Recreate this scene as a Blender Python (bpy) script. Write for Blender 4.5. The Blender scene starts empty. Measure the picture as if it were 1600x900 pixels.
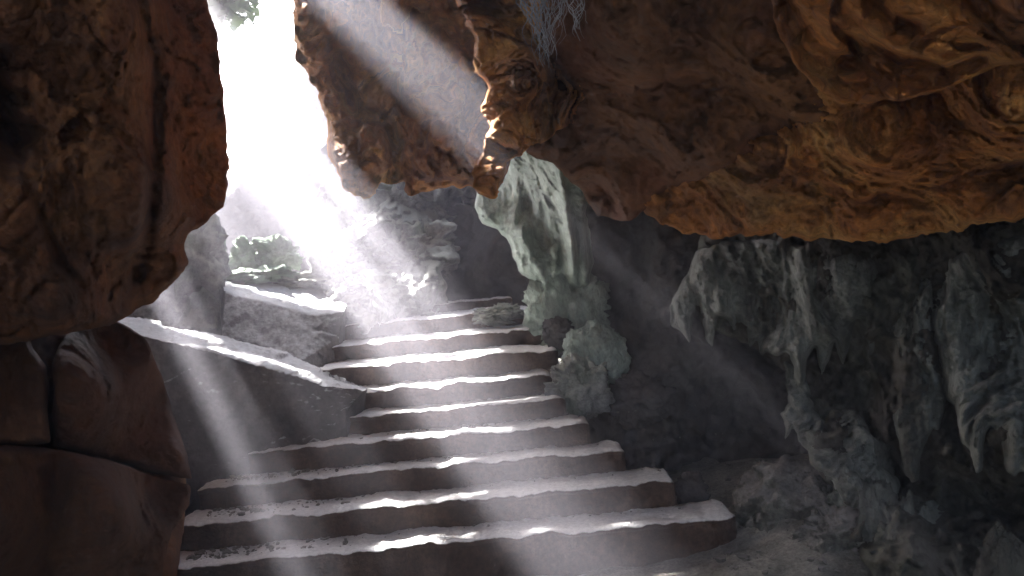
import bpy, math, random
import numpy as np
from mathutils import Vector, Matrix, Euler

random.seed(7)
SC = bpy.context.scene
COL = SC.collection

# ------------------------------------------------------------------ camera
F = 1256.0                       # focal length in pixels of the 1600 x 900 photograph
EYE = Vector((0.0, 0.0, 2.08))
PITCH = math.radians(-0.9)
ROLL = math.radians(-5.2)        # the phone was held slightly turned
camd = bpy.data.cameras.new('camera')
camd.sensor_width = 36.0
camd.lens = 36.0 * F / 1600.0
camd.clip_start = 0.05
camd.clip_end = 500.0
cam = bpy.data.objects.new('camera', camd)
COL.objects.link(cam)
RM = Euler((math.radians(90) + PITCH, 0, 0)).to_matrix() @ Matrix.Rotation(ROLL, 3, 'Z')
cam.matrix_world = Matrix.Translation(EYE) @ RM.to_4x4()
SC.camera = cam
RN = np.array(RM)
EN = np.array(EYE)


def P(px, py, d):
    """photograph pixel + depth along the lens axis -> world point(s)"""
    px, py, d = np.broadcast_arrays(np.asarray(px, float), np.asarray(py, float), np.asarray(d, float))
    v = np.stack([(px - 800) / F * d, (450 - py) / F * d, -d], -1)
    return v @ RN.T + EN


def pix(w):
    v = (np.asarray(w) - EN) @ RN
    d = -v[..., 2]
    return 800 + F * v[..., 0] / d, 450 - F * v[..., 1] / d, d


# ------------------------------------------------------------------ light
VP = (-376.0, -840.0)            # where the sunbeams converge
sv = np.array([(VP[0] - 800) / F, (450 - VP[1]) / F, -1.0])
sv = RN @ (sv / np.linalg.norm(sv))            # unit vector towards the sun
elev = math.asin(sv[2])
azim = math.atan2(sv[0], sv[1])                # from +Y towards +X
sund = bpy.data.lights.new('sun', 'SUN')
sund.energy = 5.0
sund.angle = math.radians(0.7)
sund.color = (1.0, 0.975, 0.96)
sun = bpy.data.objects.new('sun', sund)
sun.rotation_euler = Vector(sv).to_track_quat('Z', 'Y').to_euler()
sun.location = (-10, 12, 14)
COL.objects.link(sun)

world = bpy.data.worlds.new('World')
SC.world = world
world.use_nodes = True
wn = world.node_tree.nodes
wl = world.node_tree.links
wn.clear()
sky = wn.new('ShaderNodeTexSky')
sky.sky_type = 'NISHITA'
sky.sun_disc = False
sky.sun_elevation = elev
sky.sun_rotation = azim
sky.dust_density = 2.5
bg = wn.new('ShaderNodeBackground')
bg.inputs['Strength'].default_value = 0.052
wo = wn.new('ShaderNodeOutputWorld')
wl.new(sky.outputs[0], bg.inputs['Color'])
wl.new(bg.outputs[0], wo.inputs['Surface'])

SC.view_settings.view_transform = 'Standard'
SC.view_settings.look = 'None'
SC.view_settings.gamma = 1.0
SC.view_settings.exposure = 4.35
SC.render.engine = 'CYCLES'
cy = SC.cycles
cy.use_denoising = True
cy.max_bounces = 8
cy.diffuse_bounces = 5
cy.glossy_bounces = 2
cy.volume_bounces = 0
cy.transparent_max_bounces = 12
cy.sample_clamp_indirect = 8.0
cy.volume_step_rate = 2.0

# ------------------------------------------------------------------ noise
_r = np.random.RandomState(3)
_perm = np.concatenate([_r.permutation(256)] * 3)
_g = _r.normal(size=(256, 3))
_g /= np.linalg.norm(_g, axis=1)[:, None]


def perlin(p):
    p = np.asarray(p, float)
    i = np.floor(p).astype(int)
    f = p - i
    u = f * f * f * (f * (f * 6 - 15) + 10)
    i &= 255
    out = 0
    for dx in (0, 1):
        for dy in (0, 1):
            for dz in (0, 1):
                h = _perm[_perm[_perm[i[..., 0] + dx] + i[..., 1] + dy] + i[..., 2] + dz] & 255
                g = _g[h]
                w = (u[..., 0] if dx else 1 - u[..., 0]) * (u[..., 1] if dy else 1 - u[..., 1]) * (u[..., 2] if dz else 1 - u[..., 2])
                out = out + w * (g[..., 0] * (f[..., 0] - dx) + g[..., 1] * (f[..., 1] - dy) + g[..., 2] * (f[..., 2] - dz))
    return out * 1.6


def fbm(p, o=5, gain=0.5):
    s = 0; a = 1.0
    p = np.asarray(p, float)
    for k in range(o):
        s = s + a * perlin(p * 2.03 ** k + 17.3 * k)
        a *= gain
    return s


def ridged(p, o=5, gain=0.5):
    s = 0; a = 1.0
    p = np.asarray(p, float)
    for k in range(o):
        s = s + a * (0.5 - np.abs(perlin(p * 2.07 ** k + 5.1 * k)) * 1.6)
        a *= gain
    return s


def planes(p):
    """fractured faces: every cell carries its own tilted plane"""
    i = np.floor(p).astype(int)
    d1 = np.full(p.shape[:-1], 9.0); d2 = d1.copy(); val = np.zeros(p.shape[:-1])
    for dx in (-1, 0, 1):
        for dy in (-1, 0, 1):
            for dz in (-1, 0, 1):
                c = i + np.array([dx, dy, dz])
                h = _perm[_perm[_perm[c[..., 0] & 255] + (c[..., 1] & 255)] + (c[..., 2] & 255)] & 255
                q = c + 0.5 + _g[h] * 0.45
                r = p - q
                d = np.linalg.norm(r, axis=-1)
                m = d < d1
                d2 = np.where(m, d1, np.minimum(d2, d))
                val = np.where(m, (r * _g[(h * 7 + 3) & 255]).sum(-1) * 1.3 + (h / 255.0 - 0.5) * 0.5, val)
                d1 = np.where(m, d, d1)
    return val + 0.5 * np.clip(0.07 - (d2 - d1), 0, 1) / 0.07 * 0.35


def cells(p):
    """distance to the nearest and second nearest feature point (faceted rock)"""
    i = np.floor(p).astype(int)
    d1 = np.full(p.shape[:-1], 9.0); d2 = d1.copy(); cid = np.zeros(p.shape[:-1])
    for dx in (-1, 0, 1):
        for dy in (-1, 0, 1):
            for dz in (-1, 0, 1):
                c = i + np.array([dx, dy, dz])
                h = _perm[_perm[_perm[c[..., 0] & 255] + (c[..., 1] & 255)] + (c[..., 2] & 255)] & 255
                q = c + 0.5 + _g[h] * 0.45
                d = np.linalg.norm(p - q, axis=-1)
                m = d < d1
                d2 = np.where(m, d1, np.minimum(d2, d))
                cid = np.where(m, h / 255.0, cid)
                d1 = np.where(m, d, d1)
    return d1, d2, cid


# ------------------------------------------------------------------ materials
def ramp(nt, stops):
    r = nt.nodes.new('ShaderNodeValToRGB')
    e = r.color_ramp.elements
    while len(e) < len(stops):
        e.new(0.5)
    for k, (pos, c) in enumerate(stops):
        e[k].position = pos
        e[k].color = (*c, 1)
    return r


def rock_mat(name, dark, mid, light, rough=0.85, scale=1.0, stretch=1.0, stain=None, stain_amt=0.5,
             bump=0.5, up=None, speck=0.0, upcut=(0.25, 0.7)):
    m = bpy.data.materials.new(name)
    m.use_nodes = True
    nt = m.node_tree
    n, l = nt.nodes, nt.links
    n.clear()
    out = n.new('ShaderNodeOutputMaterial')
    b = n.new('ShaderNodeBsdfPrincipled')
    l.new(b.outputs[0], out.inputs['Surface'])
    tc = n.new('ShaderNodeTexCoord')
    mp = n.new('ShaderNodeMapping')
    mp.inputs['Scale'].default_value = (scale, scale, scale * stretch)
    l.new(tc.outputs['Object'], mp.inputs[0])
    n1 = n.new('ShaderNodeTexNoise'); n1.inputs['Scale'].default_value = 1.7; n1.inputs['Detail'].default_value = 9; n1.inputs['Roughness'].default_value = 0.62
    n1.inputs['Distortion'].default_value = 0.15
    l.new(mp.outputs[0], n1.inputs['Vector'])
    r1 = ramp(nt, [(0.33, dark), (0.5, mid), (0.68, light)])
    l.new(n1.outputs[0], r1.inputs[0])
    col = r1.outputs[0]
    # fine mottling
    n2 = n.new('ShaderNodeTexNoise'); n2.inputs['Scale'].default_value = 14; n2.inputs['Detail'].default_value = 8; n2.inputs['Roughness'].default_value = 0.7
    l.new(mp.outputs[0], n2.inputs['Vector'])
    r2 = ramp(nt, [(0.3, (0.45, 0.43, 0.42)), (0.55, (1, 1, 1)), (0.75, (1.35, 1.3, 1.25))])
    l.new(n2.outputs[0], r2.inputs[0])
    mx = n.new('ShaderNodeMix'); mx.data_type = 'RGBA'; mx.blend_type = 'MULTIPLY'; mx.inputs[0].default_value = 0.8
    l.new(col, mx.inputs[6]); l.new(r2.outputs[0], mx.inputs[7])
    col = mx.outputs[2]
    if stain:
        n3 = n.new('ShaderNodeTexNoise'); n3.inputs['Scale'].default_value = 0.9; n3.inputs['Detail'].default_value = 7; n3.inputs['Roughness'].default_value = 0.6
        n3.inputs['Distortion'].default_value = 0.3
        mp3 = n.new('ShaderNodeMapping'); mp3.inputs['Location'].default_value = (7, 3, 5); mp3.inputs['Scale'].default_value = (1.3, 1.3, 0.8)
        l.new(tc.outputs['Object'], mp3.inputs[0]); l.new(mp3.outputs[0], n3.inputs['Vector'])
        r3 = ramp(nt, [(0.5, (0, 0, 0)), (0.62, (stain_amt,) * 3)])
        l.new(n3.outputs[0], r3.inputs[0])
        mx3 = n.new('ShaderNodeMix'); mx3.data_type = 'RGBA'
        l.new(r3.outputs[0], mx3.inputs[0]); l.new(col, mx3.inputs[6]); mx3.inputs[7].default_value = (*stain, 1)
        col = mx3.outputs[2]
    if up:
        # paler tone on faces turned upwards
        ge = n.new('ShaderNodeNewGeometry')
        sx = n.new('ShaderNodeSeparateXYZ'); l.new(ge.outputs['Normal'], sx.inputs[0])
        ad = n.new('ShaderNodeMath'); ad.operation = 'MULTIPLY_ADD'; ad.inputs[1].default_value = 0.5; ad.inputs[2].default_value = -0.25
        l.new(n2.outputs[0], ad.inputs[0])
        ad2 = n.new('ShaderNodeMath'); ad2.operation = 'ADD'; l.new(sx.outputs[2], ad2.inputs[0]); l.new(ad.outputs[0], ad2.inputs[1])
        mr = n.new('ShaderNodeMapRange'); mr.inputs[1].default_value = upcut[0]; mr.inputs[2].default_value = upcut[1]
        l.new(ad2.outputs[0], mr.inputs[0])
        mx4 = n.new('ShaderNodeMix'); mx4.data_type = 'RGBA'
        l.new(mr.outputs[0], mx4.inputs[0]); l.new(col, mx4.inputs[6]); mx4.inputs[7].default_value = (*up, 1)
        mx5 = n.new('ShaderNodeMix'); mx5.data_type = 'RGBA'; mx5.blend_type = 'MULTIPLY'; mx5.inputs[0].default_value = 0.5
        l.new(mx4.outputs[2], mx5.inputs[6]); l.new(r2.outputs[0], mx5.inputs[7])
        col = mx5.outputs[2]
    l.new(col, b.inputs['Base Color'])
    rr = n.new('ShaderNodeMapRange'); rr.inputs[3].default_value = rough - 0.12; rr.inputs[4].default_value = min(1, rough + 0.12)
    l.new(n2.outputs[0], rr.inputs[0]); l.new(rr.outputs[0], b.inputs['Roughness'])
    b.inputs['Specular IOR Level'].default_value = 0.35
    # bump: pits, chipped relief and grain
    n4 = n.new('ShaderNodeTexNoise'); n4.inputs['Scale'].default_value = 4.5; n4.inputs['Detail'].default_value = 12; n4.inputs['Roughness'].default_value = 0.74
    l.new(mp.outputs[0], n4.inputs['Vector'])
    wv = n.new('ShaderNodeMix'); wv.data_type = 'RGBA'; wv.blend_type = 'LINEAR_LIGHT'; wv.inputs[0].default_value = 0.12
    l.new(mp.outputs[0], wv.inputs[6]); l.new(n4.outputs[1], wv.inputs[7])
    v = n.new('ShaderNodeTexVoronoi'); v.inputs['Scale'].default_value = 7; v.feature = 'F1'
    v.inputs['Detail'].default_value = 2.0; v.inputs['Roughness'].default_value = 0.6
    l.new(wv.outputs[2], v.inputs['Vector'])
    sm = n.new('ShaderNodeMath'); sm.operation = 'MULTIPLY_ADD'; sm.inputs[1].default_value = 0.55
    l.new(v.outputs['Distance'], sm.inputs[0]); l.new(n4.outputs[0], sm.inputs[2])
    n5 = n.new('ShaderNodeTexNoise'); n5.inputs['Scale'].default_value = 42; n5.inputs['Detail'].default_value = 5; n5.inputs['Roughness'].default_value = 0.7
    l.new(mp.outputs[0], n5.inputs['Vector'])
    sm2 = n.new('ShaderNodeMath'); sm2.operation = 'MULTIPLY_ADD'; sm2.inputs[1].default_value = 0.12
    l.new(n5.outputs[0], sm2.inputs[0]); l.new(sm.outputs[0], sm2.inputs[2])
    bp = n.new('ShaderNodeBump'); bp.inputs['Strength'].default_value = min(1, bump * 1.4); bp.inputs['Distance'].default_value = 0.07
    l.new(sm2.outputs[0], bp.inputs['Height']); l.new(bp.outputs[0], b.inputs['Normal'])
    return m


M = {}
M['orange'] = rock_mat('ochre_rock', (0.25, 0.072, 0.015), (0.64, 0.245, 0.048), (0.84, 0.46, 0.14), stain=(0.05, 0.025, 0.015), stain_amt=0.55, bump=0.7)
M['brown'] = rock_mat('brown_rock', (0.07, 0.021, 0.005), (0.20, 0.070, 0.016), (0.29, 0.125, 0.036), stain=(0.04, 0.02, 0.014), stain_amt=0.5, bump=0.9)
M['redbrown_shaded'] = rock_mat('shaded_red_brown_rock', (0.03, 0.011, 0.004), (0.080, 0.030, 0.009), (0.13, 0.056, 0.019), stain=(0.11, 0.035, 0.012), stain_amt=0.5, bump=0.6)  # reddish brown, darkened to carry the dimmer light on the lower-left blocks
M['umber'] = rock_mat('umber_rock', (0.06, 0.023, 0.008), (0.15, 0.060, 0.018), (0.25, 0.11, 0.035), stain=(0.16, 0.05, 0.02), stain_amt=0.5)
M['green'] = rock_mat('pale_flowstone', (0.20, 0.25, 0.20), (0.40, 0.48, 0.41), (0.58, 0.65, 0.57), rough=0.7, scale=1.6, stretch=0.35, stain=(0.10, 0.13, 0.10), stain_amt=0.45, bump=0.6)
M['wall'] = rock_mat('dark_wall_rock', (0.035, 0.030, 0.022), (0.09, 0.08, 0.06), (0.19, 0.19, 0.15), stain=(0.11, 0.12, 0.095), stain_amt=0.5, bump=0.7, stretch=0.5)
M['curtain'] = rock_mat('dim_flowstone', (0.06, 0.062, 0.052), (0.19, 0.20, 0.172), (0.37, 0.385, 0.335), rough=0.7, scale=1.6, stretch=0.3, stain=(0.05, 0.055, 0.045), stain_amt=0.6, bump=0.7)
M['grey'] = rock_mat('grey_limestone', (0.12, 0.12, 0.115), (0.26, 0.26, 0.25), (0.42, 0.42, 0.40), stain=(0.16, 0.22, 0.12), stain_amt=0.5, up=(0.42, 0.44, 0.38))
M['darkgrey'] = rock_mat('dark_limestone', (0.035, 0.033, 0.036), (0.08, 0.075, 0.078), (0.14, 0.135, 0.13), stain=(0.10, 0.07, 0.05), stain_amt=0.5)
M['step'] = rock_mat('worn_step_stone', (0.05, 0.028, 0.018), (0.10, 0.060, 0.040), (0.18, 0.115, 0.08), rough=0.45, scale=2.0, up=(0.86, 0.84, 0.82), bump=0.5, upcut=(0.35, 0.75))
M['dirt'] = rock_mat('cave_dirt', (0.26, 0.24, 0.20), (0.42, 0.40, 0.34), (0.56, 0.53, 0.46), rough=0.9, scale=3.0, bump=0.8)
M['dirtrock'] = rock_mat('dusty_rock', (0.09, 0.088, 0.072), (0.20, 0.195, 0.16), (0.32, 0.31, 0.26), rough=0.9, scale=2.0, bump=0.8, up=(0.36, 0.33, 0.30))
M['ledge'] = rock_mat('pale_topped_ledge', (0.05, 0.045, 0.045), (0.11, 0.10, 0.10), (0.18, 0.16, 0.15), rough=0.6, up=(0.55, 0.57, 0.58), upcut=(0.55, 0.85))  # upward faces get a paler colour
M['moss'] = rock_mat('mossy_limestone', (0.16, 0.25, 0.15), (0.32, 0.42, 0.30), (0.52, 0.60, 0.50), bump=0.6)


def leaf_mat(name, c1, c2):
    m = bpy.data.materials.new(name); m.use_nodes = True
    nt = m.node_tree; b = nt.nodes['Principled BSDF']
    tc = nt.nodes.new('ShaderNodeTexCoord'); no = nt.nodes.new('ShaderNodeTexNoise'); no.inputs['Scale'].default_value = 3
    nt.links.new(tc.outputs['Object'], no.inputs['Vector'])
    r = ramp(nt, [(0.35, c1), (0.65, c2)]); nt.links.new(no.outputs[0], r.inputs[0])
    nt.links.new(r.outputs[0], b.inputs['Base Color']); b.inputs['Roughness'].default_value = 0.5
    tr = nt.nodes.new('ShaderNodeBsdfTranslucent'); nt.links.new(r.outputs[0], tr.inputs[0])
    mx = nt.nodes.new('ShaderNodeMixShader'); mx.inputs[0].default_value = 0.35
    nt.links.new(b.outputs[0], mx.inputs[1]); nt.links.new(tr.outputs[0], mx.inputs[2])
    nt.links.new(mx.outputs[0], nt.nodes['Material Output'].inputs['Surface'])
    return m


M['leaf'] = leaf_mat('leaf_green', (0.03, 0.08, 0.015), (0.10, 0.18, 0.04))
M['root'] = rock_mat('pale_root', (0.22, 0.21, 0.21), (0.36, 0.36, 0.37), (0.5, 0.5, 0.52), scale=6)
M['bark'] = rock_mat('bark', (0.06, 0.045, 0.03), (0.12, 0.09, 0.06), (0.2, 0.16, 0.12), scale=4)


# ------------------------------------------------------------------ helpers
def mesh_obj(name, verts, faces, mat, parent=None, smooth=True):
    me = bpy.data.meshes.new(name)
    verts = np.asarray(verts, np.float32).reshape(-1, 3)
    me.from_pydata(verts.tolist(), [], faces if isinstance(faces, list) else faces.tolist())
    me.materials.append(mat)
    if smooth:
        me.polygons.foreach_set('use_smooth', np.ones(len(me.polygons), bool))
    me.update()
    o = bpy.data.objects.new(name, me)
    COL.objects.link(o)
    if parent is not None:
        o.parent = parent
    return o


def tag(o, label, cat, group=None):
    o['label'] = label; o['category'] = cat
    if group: o['group'] = group
    return o


def struct(o, label=None, kind='structure'):
    o['kind'] = kind
    if label: o['label'] = label
    return o


def empty(name, loc, label, cat, group=None):
    o = bpy.data.objects.new(name, None)
    o.location = loc
    COL.objects.link(o)
    return tag(o, label, cat, group)


def refine_poly(poly, step, jit, seed):
    p = np.array(poly, float)
    q = np.roll(p, -1, axis=0)
    out = []
    for a, b in zip(p, q):
        L = np.linalg.norm(b - a)
        k = max(1, int(L / step))
        for t in range(k):
            out.append(a + (b - a) * t / k)
    out = np.array(out)
    # round the corners a little, then roughen
    for _ in range(1):
        out = 0.5 * out + 0.25 * np.roll(out, 1, axis=0) + 0.25 * np.roll(out, -1, axis=0)
    if jit:
        z = np.full(len(out), seed * 3.7)
        qx = np.stack([out[:, 0] / 28, out[:, 1] / 28, z], -1)
        out = out + jit * np.stack([fbm(qx, 4, 0.6), fbm(qx + 40, 4, 0.6)], -1)
    return out


def sdist(G, poly):
    """signed distance (inside positive) and nearest boundary point"""
    A = poly; B = np.roll(poly, -1, axis=0)
    best = np.full(len(G), 1e9); near = np.zeros_like(G); inside = np.zeros(len(G), bool)
    for a, b in zip(A, B):
        ab = b - a
        t = np.clip(((G - a) @ ab) / max(ab @ ab, 1e-9), 0, 1)
        q = a + t[:, None] * ab
        d = np.hypot(G[:, 0] - q[:, 0], G[:, 1] - q[:, 1])
        m = d < best
        best = np.where(m, d, best); near[m] = q[m]
        c = (a[1] > G[:, 1]) != (b[1] > G[:, 1])
        if abs(b[1] - a[1]) > 1e-9:
            xi = a[0] + (G[:, 1] - a[1]) * (b[0] - a[0]) / (b[1] - a[1])
            inside ^= c & (G[:, 0] < xi)
    return np.where(inside, best, -best), near


def pldist(G, pl):
    best = np.full(len(G), 1e9); side = np.zeros(len(G))
    pl = np.array(pl, float)
    for a, b in zip(pl[:-1], pl[1:]):
        ab = b - a
        t = np.clip(((G - a) @ ab) / (ab @ ab), 0, 1)
        q = a + t[:, None] * ab
        d = np.hypot(*(G - q).T)
        s = np.sign(ab[0] * (G[:, 1] - a[1]) - ab[1] * (G[:, 0] - a[0]))
        m = d < best
        best = np.where(m, d, best); side = np.where(m, s, side)
    return best, side


def idw(G, pts, power=3.0):
    pts = np.array(pts, float)
    w = 0; s = 0
    for x, y, d in pts:
        k = 1.0 / (np.hypot(G[:, 0] - x, G[:, 1] - y) + 12) ** power
        w = w + k; s = s + k * d
    return s / w


def relief(name, poly, depth, mat, front=0.5, back=0.6, R=120, s=5, jit=3, seed=0, rock=0.08, rfreq=1.6, facet=0.0,
           ffreq=1.5, flute=0.0, flfreq=6.0, fine=0.02, creases=(), parent=None, prof=0.5, layer=0.0, crag=0.05):
    """a solid rock body: outline at its own distance, rounded front and back, displaced by rock noise.
    depth: constant or control points (px, py, metres)."""
    bp = refine_poly(poly, max(s * 0.9, 4), jit, seed)
    x0, y0 = bp.min(0) - s; x1, y1 = bp.max(0) + s
    nx = int((x1 - x0) / s) + 2; ny = int((y1 - y0) / s) + 2
    gx, gy = np.meshgrid(x0 + np.arange(nx) * s, y0 + np.arange(ny) * s)
    G = np.stack([gx.ravel(), gy.ravel()], -1)
    sd, near = sdist(G, bp)
    keep = sd > -0.75 * s
    cellk = (keep.reshape(ny, nx)[:-1, :-1] & keep.reshape(ny, nx)[1:, :-1] & keep.reshape(ny, nx)[:-1, 1:] & keep.reshape(ny, nx)[1:, 1:])
    idx = np.arange(nx * ny).reshape(ny, nx)
    q = np.stack([idx[:-1, :-1], idx[1:, :-1], idx[1:, 1:], idx[:-1, 1:]], -1)[cellk]
    # drop cells lying wholly on the outline
    q = q[(sd[q] > 0.1 * s).any(1)]
    used = np.unique(q)
    remap = -np.ones(nx * ny, int); remap[used] = np.arange(len(used))
    q = remap[q]
    G = G[used].copy(); sdv = sd[used]; nr = near[used]
    # outline vertices = those on border edges
    e = np.concatenate([q[:, [0, 1]], q[:, [1, 2]], q[:, [2, 3]], q[:, [3, 0]]])
    es = np.sort(e, 1)
    key = es[:, 0] * len(G) + es[:, 1]
    u, inv, cnt = np.unique(key, return_inverse=True, return_counts=True)
    be = e[cnt[inv] == 1]
    bnd = np.zeros(len(G), bool); bnd[be.ravel()] = True
    G[bnd] = nr[bnd]
    sdv = np.where(bnd, 0, np.maximum(sdv, 0.05 * s))
    t = np.clip(sdv / R, 0, 1)
    pr = (1 - (1 - t) ** 2) ** prof
    d0 = np.full(len(G), float(depth)) if np.isscalar(depth) else idw(G, depth)
    w3 = P(G[:, 0], G[:, 1], d0) + seed * 11.7
    damp = np.clip(sdv / (2.5 * s), 0, 1)
    disp = rock * fbm(w3 * rfreq, 6, 0.55) * 1.2
    if facet:
        wq = w3 + 0.16 * np.stack([fbm(w3 * 2.5, 3), fbm(w3 * 2.5 + 9, 3), fbm(w3 * 2.5 + 20, 3)], -1)
        disp = disp + facet * 1.6 * planes(wq * ffreq)
        disp = disp + facet * 0.75 * planes(wq * ffreq * 2.6 + 3)
        disp = disp + facet * 0.3 * planes(wq * ffreq * 6.1 + 7)
    if flute:
        f3 = w3 * np.array([flfreq, flfreq, flfreq * 0.16])
        f3 = f3 + 0.5 * perlin(w3 * 1.5)[:, None]
        disp = disp - flute * ridged(f3, 3, 0.5)
        disp = disp - flute * 0.5 * perlin(w3 * np.array([flfreq * .4, flfreq * .4, flfreq * 0.12]))
    if layer:
        disp = disp + layer * ridged(w3 * np.array([2.0, 2.0, 6.0]), 3)
    disp = disp + fine * ridged(w3 * 9, 3, 0.6) + fine * 1.1 * fbm(w3 * 21, 3, 0.7)
    disp = disp + crag * (np.abs(perlin(w3 * 3.1 + 2)) + 0.5 * np.abs(perlin(w3 * 6.7)) + 0.3 * np.abs(perlin(w3 * 14))) * -1
    for pl, wd, dp in creases:
        dd, side = pldist(G, pl)
        wob = 1 + 0.35 * perlin(np.stack([G[:, 0] / 30, G[:, 1] / 30, G[:, 0] * 0 + seed], -1))
        disp = disp + dp * np.exp(-(dd / (wd * wob)) ** 2)
    df = d0 - front * pr + disp * damp
    db = d0 + back * pr + rock * 0.8 * fbm(w3 * rfreq + 31, 3) * damp
    db = np.maximum(db, df + 0.02)
    nf = len(G)
    vf = P(G[:, 0], G[:, 1], df); vb = P(G[:, 0], G[:, 1], db)
    vi = np.where(bnd, np.arange(nf), np.arange(nf) + nf)
    faces = np.concatenate([q, vi[q][:, ::-1]])
    V = np.concatenate([vf, vb])
    u, inv = np.unique(faces, return_inverse=True)
    return mesh_obj(name, V[u], inv.reshape(faces.shape), mat, parent)


def loft(name, rows, mat, nu=80, sub=6, closed=False, amp=0.05, freq=2.0, fine=0.01, facet=0, ffreq=2.0, seed=0, parent=None, damp_rows=()):
    """skin between rows of world points; every row is resampled to nu points, sub spans between rows"""
    R_ = []
    for r in rows:
        r = np.array(r, float)
        L = np.concatenate([[0], np.cumsum(np.linalg.norm(np.diff(r, axis=0), axis=1))])
        tt = np.linspace(0, L[-1], nu)
        R_.append(np.stack([np.interp(tt, L, r[:, k]) for k in range(3)], -1))
    n = len(R_)
    grid = []
    last = n if closed else n - 1
    for k in range(last):
        a, b = R_[k], R_[(k + 1) % n]
        sb = sub[k] if isinstance(sub, (list, tuple)) else sub
        for j in range(sb):
            grid.append(a + (b - a) * j / sb)
    if not closed:
        grid.append(R_[-1])
    Gd = np.array(grid)
    m = len(Gd)
    # normals by finite differences
    du = np.gradient(Gd, axis=1)
    dv = (np.roll(Gd, -1, 0) - np.roll(Gd, 1, 0)) if closed else np.gradient(Gd, axis=0)
    N = np.cross(du, dv); N /= np.maximum(np.linalg.norm(N, axis=-1, keepdims=True), 1e-9)
    w3 = Gd + seed * 7.7
    dsp = amp * fbm(w3 * freq, 5, 0.55) + fine * ridged(w3 * 12, 3, 0.6)
    if facet:
        dsp = dsp + facet * 1.4 * planes(w3 * ffreq) + facet * 0.6 * planes(w3 * ffreq * 2.7)
    Gd = Gd + N * dsp[..., None]
    idx = np.arange(m * nu).reshape(m, nu)
    if closed:
        idn = np.roll(idx, -1, 0)
    else:
        idn = idx[1:]; idx = idx[:-1]
    q = np.stack([idx[:, :-1], idn[:, :-1], idn[:, 1:], idx[:, 1:]], -1).reshape(-1, 4).tolist()
    if closed:
        full = np.arange(m * nu).reshape(m, nu)
        q.append(full[:, 0].tolist()); q.append(full[::-1, -1].tolist())
    return mesh_obj(name, Gd.reshape(-1, 3), q, mat, parent)


_ico = {}


def ico(sub):
    if sub in _ico: return _ico[sub]
    import bmesh
    bm = bmesh.new(); bmesh.ops.create_icosphere(bm, subdivisions=sub, radius=1)
    v = np.array([x.co[:] for x in bm.verts]); f = np.array([[q.index for q in x.verts] for x in bm.faces]); bm.free()
    _ico[sub] = (v, f); return v, f


def boulder(name, px, py, d, wpx, hpx, mat, depth_ratio=0.8, sub=5, facet=0.25, rough=0.16, seed=1, tilt=0.0, label='', cat='rock', group=None, flute=0):
    v, f = ico(sub)
    c = P(px, py, d)
    w = wpx / F * d / 2; h = hpx / F * d / 2
    q = v * 1.3 + seed * 5.3
    wq = q + 0.15 * np.stack([fbm(q * 2, 3), fbm(q * 2 + 9, 3), fbm(q * 2 + 20, 3)], -1)
    r = 1 + facet * 1.1 * planes(wq * 1.1) + rough * 0.6 * fbm(q * 1.2, 4, 0.5)
    r = r + facet * 0.35 * planes(wq * 2.7) + facet * 0.15 * planes(wq * 6.3) + 0.02 * fbm(q * 9, 4, 0.65)
    if flute:
        r = r + flute * ridged(q * np.array([5, 5, .8]), 3)
    pnt = v * r[:, None] * np.array([w, w * depth_ratio, h])
    ca, sa = math.cos(tilt), math.sin(tilt)
    x = pnt[:, 0] * ca - pnt[:, 2] * sa; z = pnt[:, 0] * sa + pnt[:, 2] * ca
    pnt[:, 0] = x; pnt[:, 2] = z
    o = mesh_obj(name, pnt, f, mat)
    o.location = c
    return tag(o, label, cat, group)


def tube_chain(pts, rad, seg=6):
    """verts/faces of a tapered tube along pts"""
    pts = np.array(pts, float); n = len(pts)
    V = []; Fc = []
    for i in range(n):
        t = pts[min(i + 1, n - 1)] - pts[max(i - 1, 0)]
        t /= max(np.linalg.norm(t), 1e-9)
        a = np.cross(t, [0.3, 1, 0.1]); a /= np.linalg.norm(a); b = np.cross(t, a)
        r = rad[i] if hasattr(rad, '__len__') else rad
        for k in range(seg):
            an = 2 * math.pi * k / seg
            V.append(pts[i] + r * (math.cos(an) * a + math.sin(an) * b))
    for i in range(n - 1):
        for k in range(seg):
            k2 = (k + 1) % seg
            Fc.append([i * seg + k, i * seg + k2, (i + 1) * seg + k2, (i + 1) * seg + k])
    Fc.append(list(range(seg))[::-1]); Fc.append([(n - 1) * seg + k for k in range(seg)])
    return V, Fc


# ================================================================== SETTING
#HAZE
def box(name, lo, hi, mat):
    v = [(x, y, z) for x in (lo[0], hi[0]) for y in (lo[1], hi[1]) for z in (lo[2], hi[2])]
    f = [(0, 1, 3, 2), (4, 6, 7, 5), (0, 4, 5, 1), (2, 3, 7, 6), (0, 2, 6, 4), (1, 5, 7, 3)]
    return mesh_obj(name, v, [list(a) for a in f], mat, smooth=False)


hm = bpy.data.materials.new('haze'); hm.use_nodes = True
hn = hm.node_tree; hn.nodes.clear()
ho = hn.nodes.new('ShaderNodeOutputMaterial'); pv = hn.nodes.new('ShaderNodeVolumePrincipled')
pv.inputs['Color'].default_value = (0.90, 0.86, 0.96, 1); pv.inputs['Density'].default_value = 0.025; pv.inputs['Anisotropy'].default_value = 0.5
hn.links.new(pv.outputs[0], ho.inputs['Volume'])
haze = struct(box('haze', (-32, -32, -2.2), (32, 42, 11.2), hm), kind='stuff')

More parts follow.
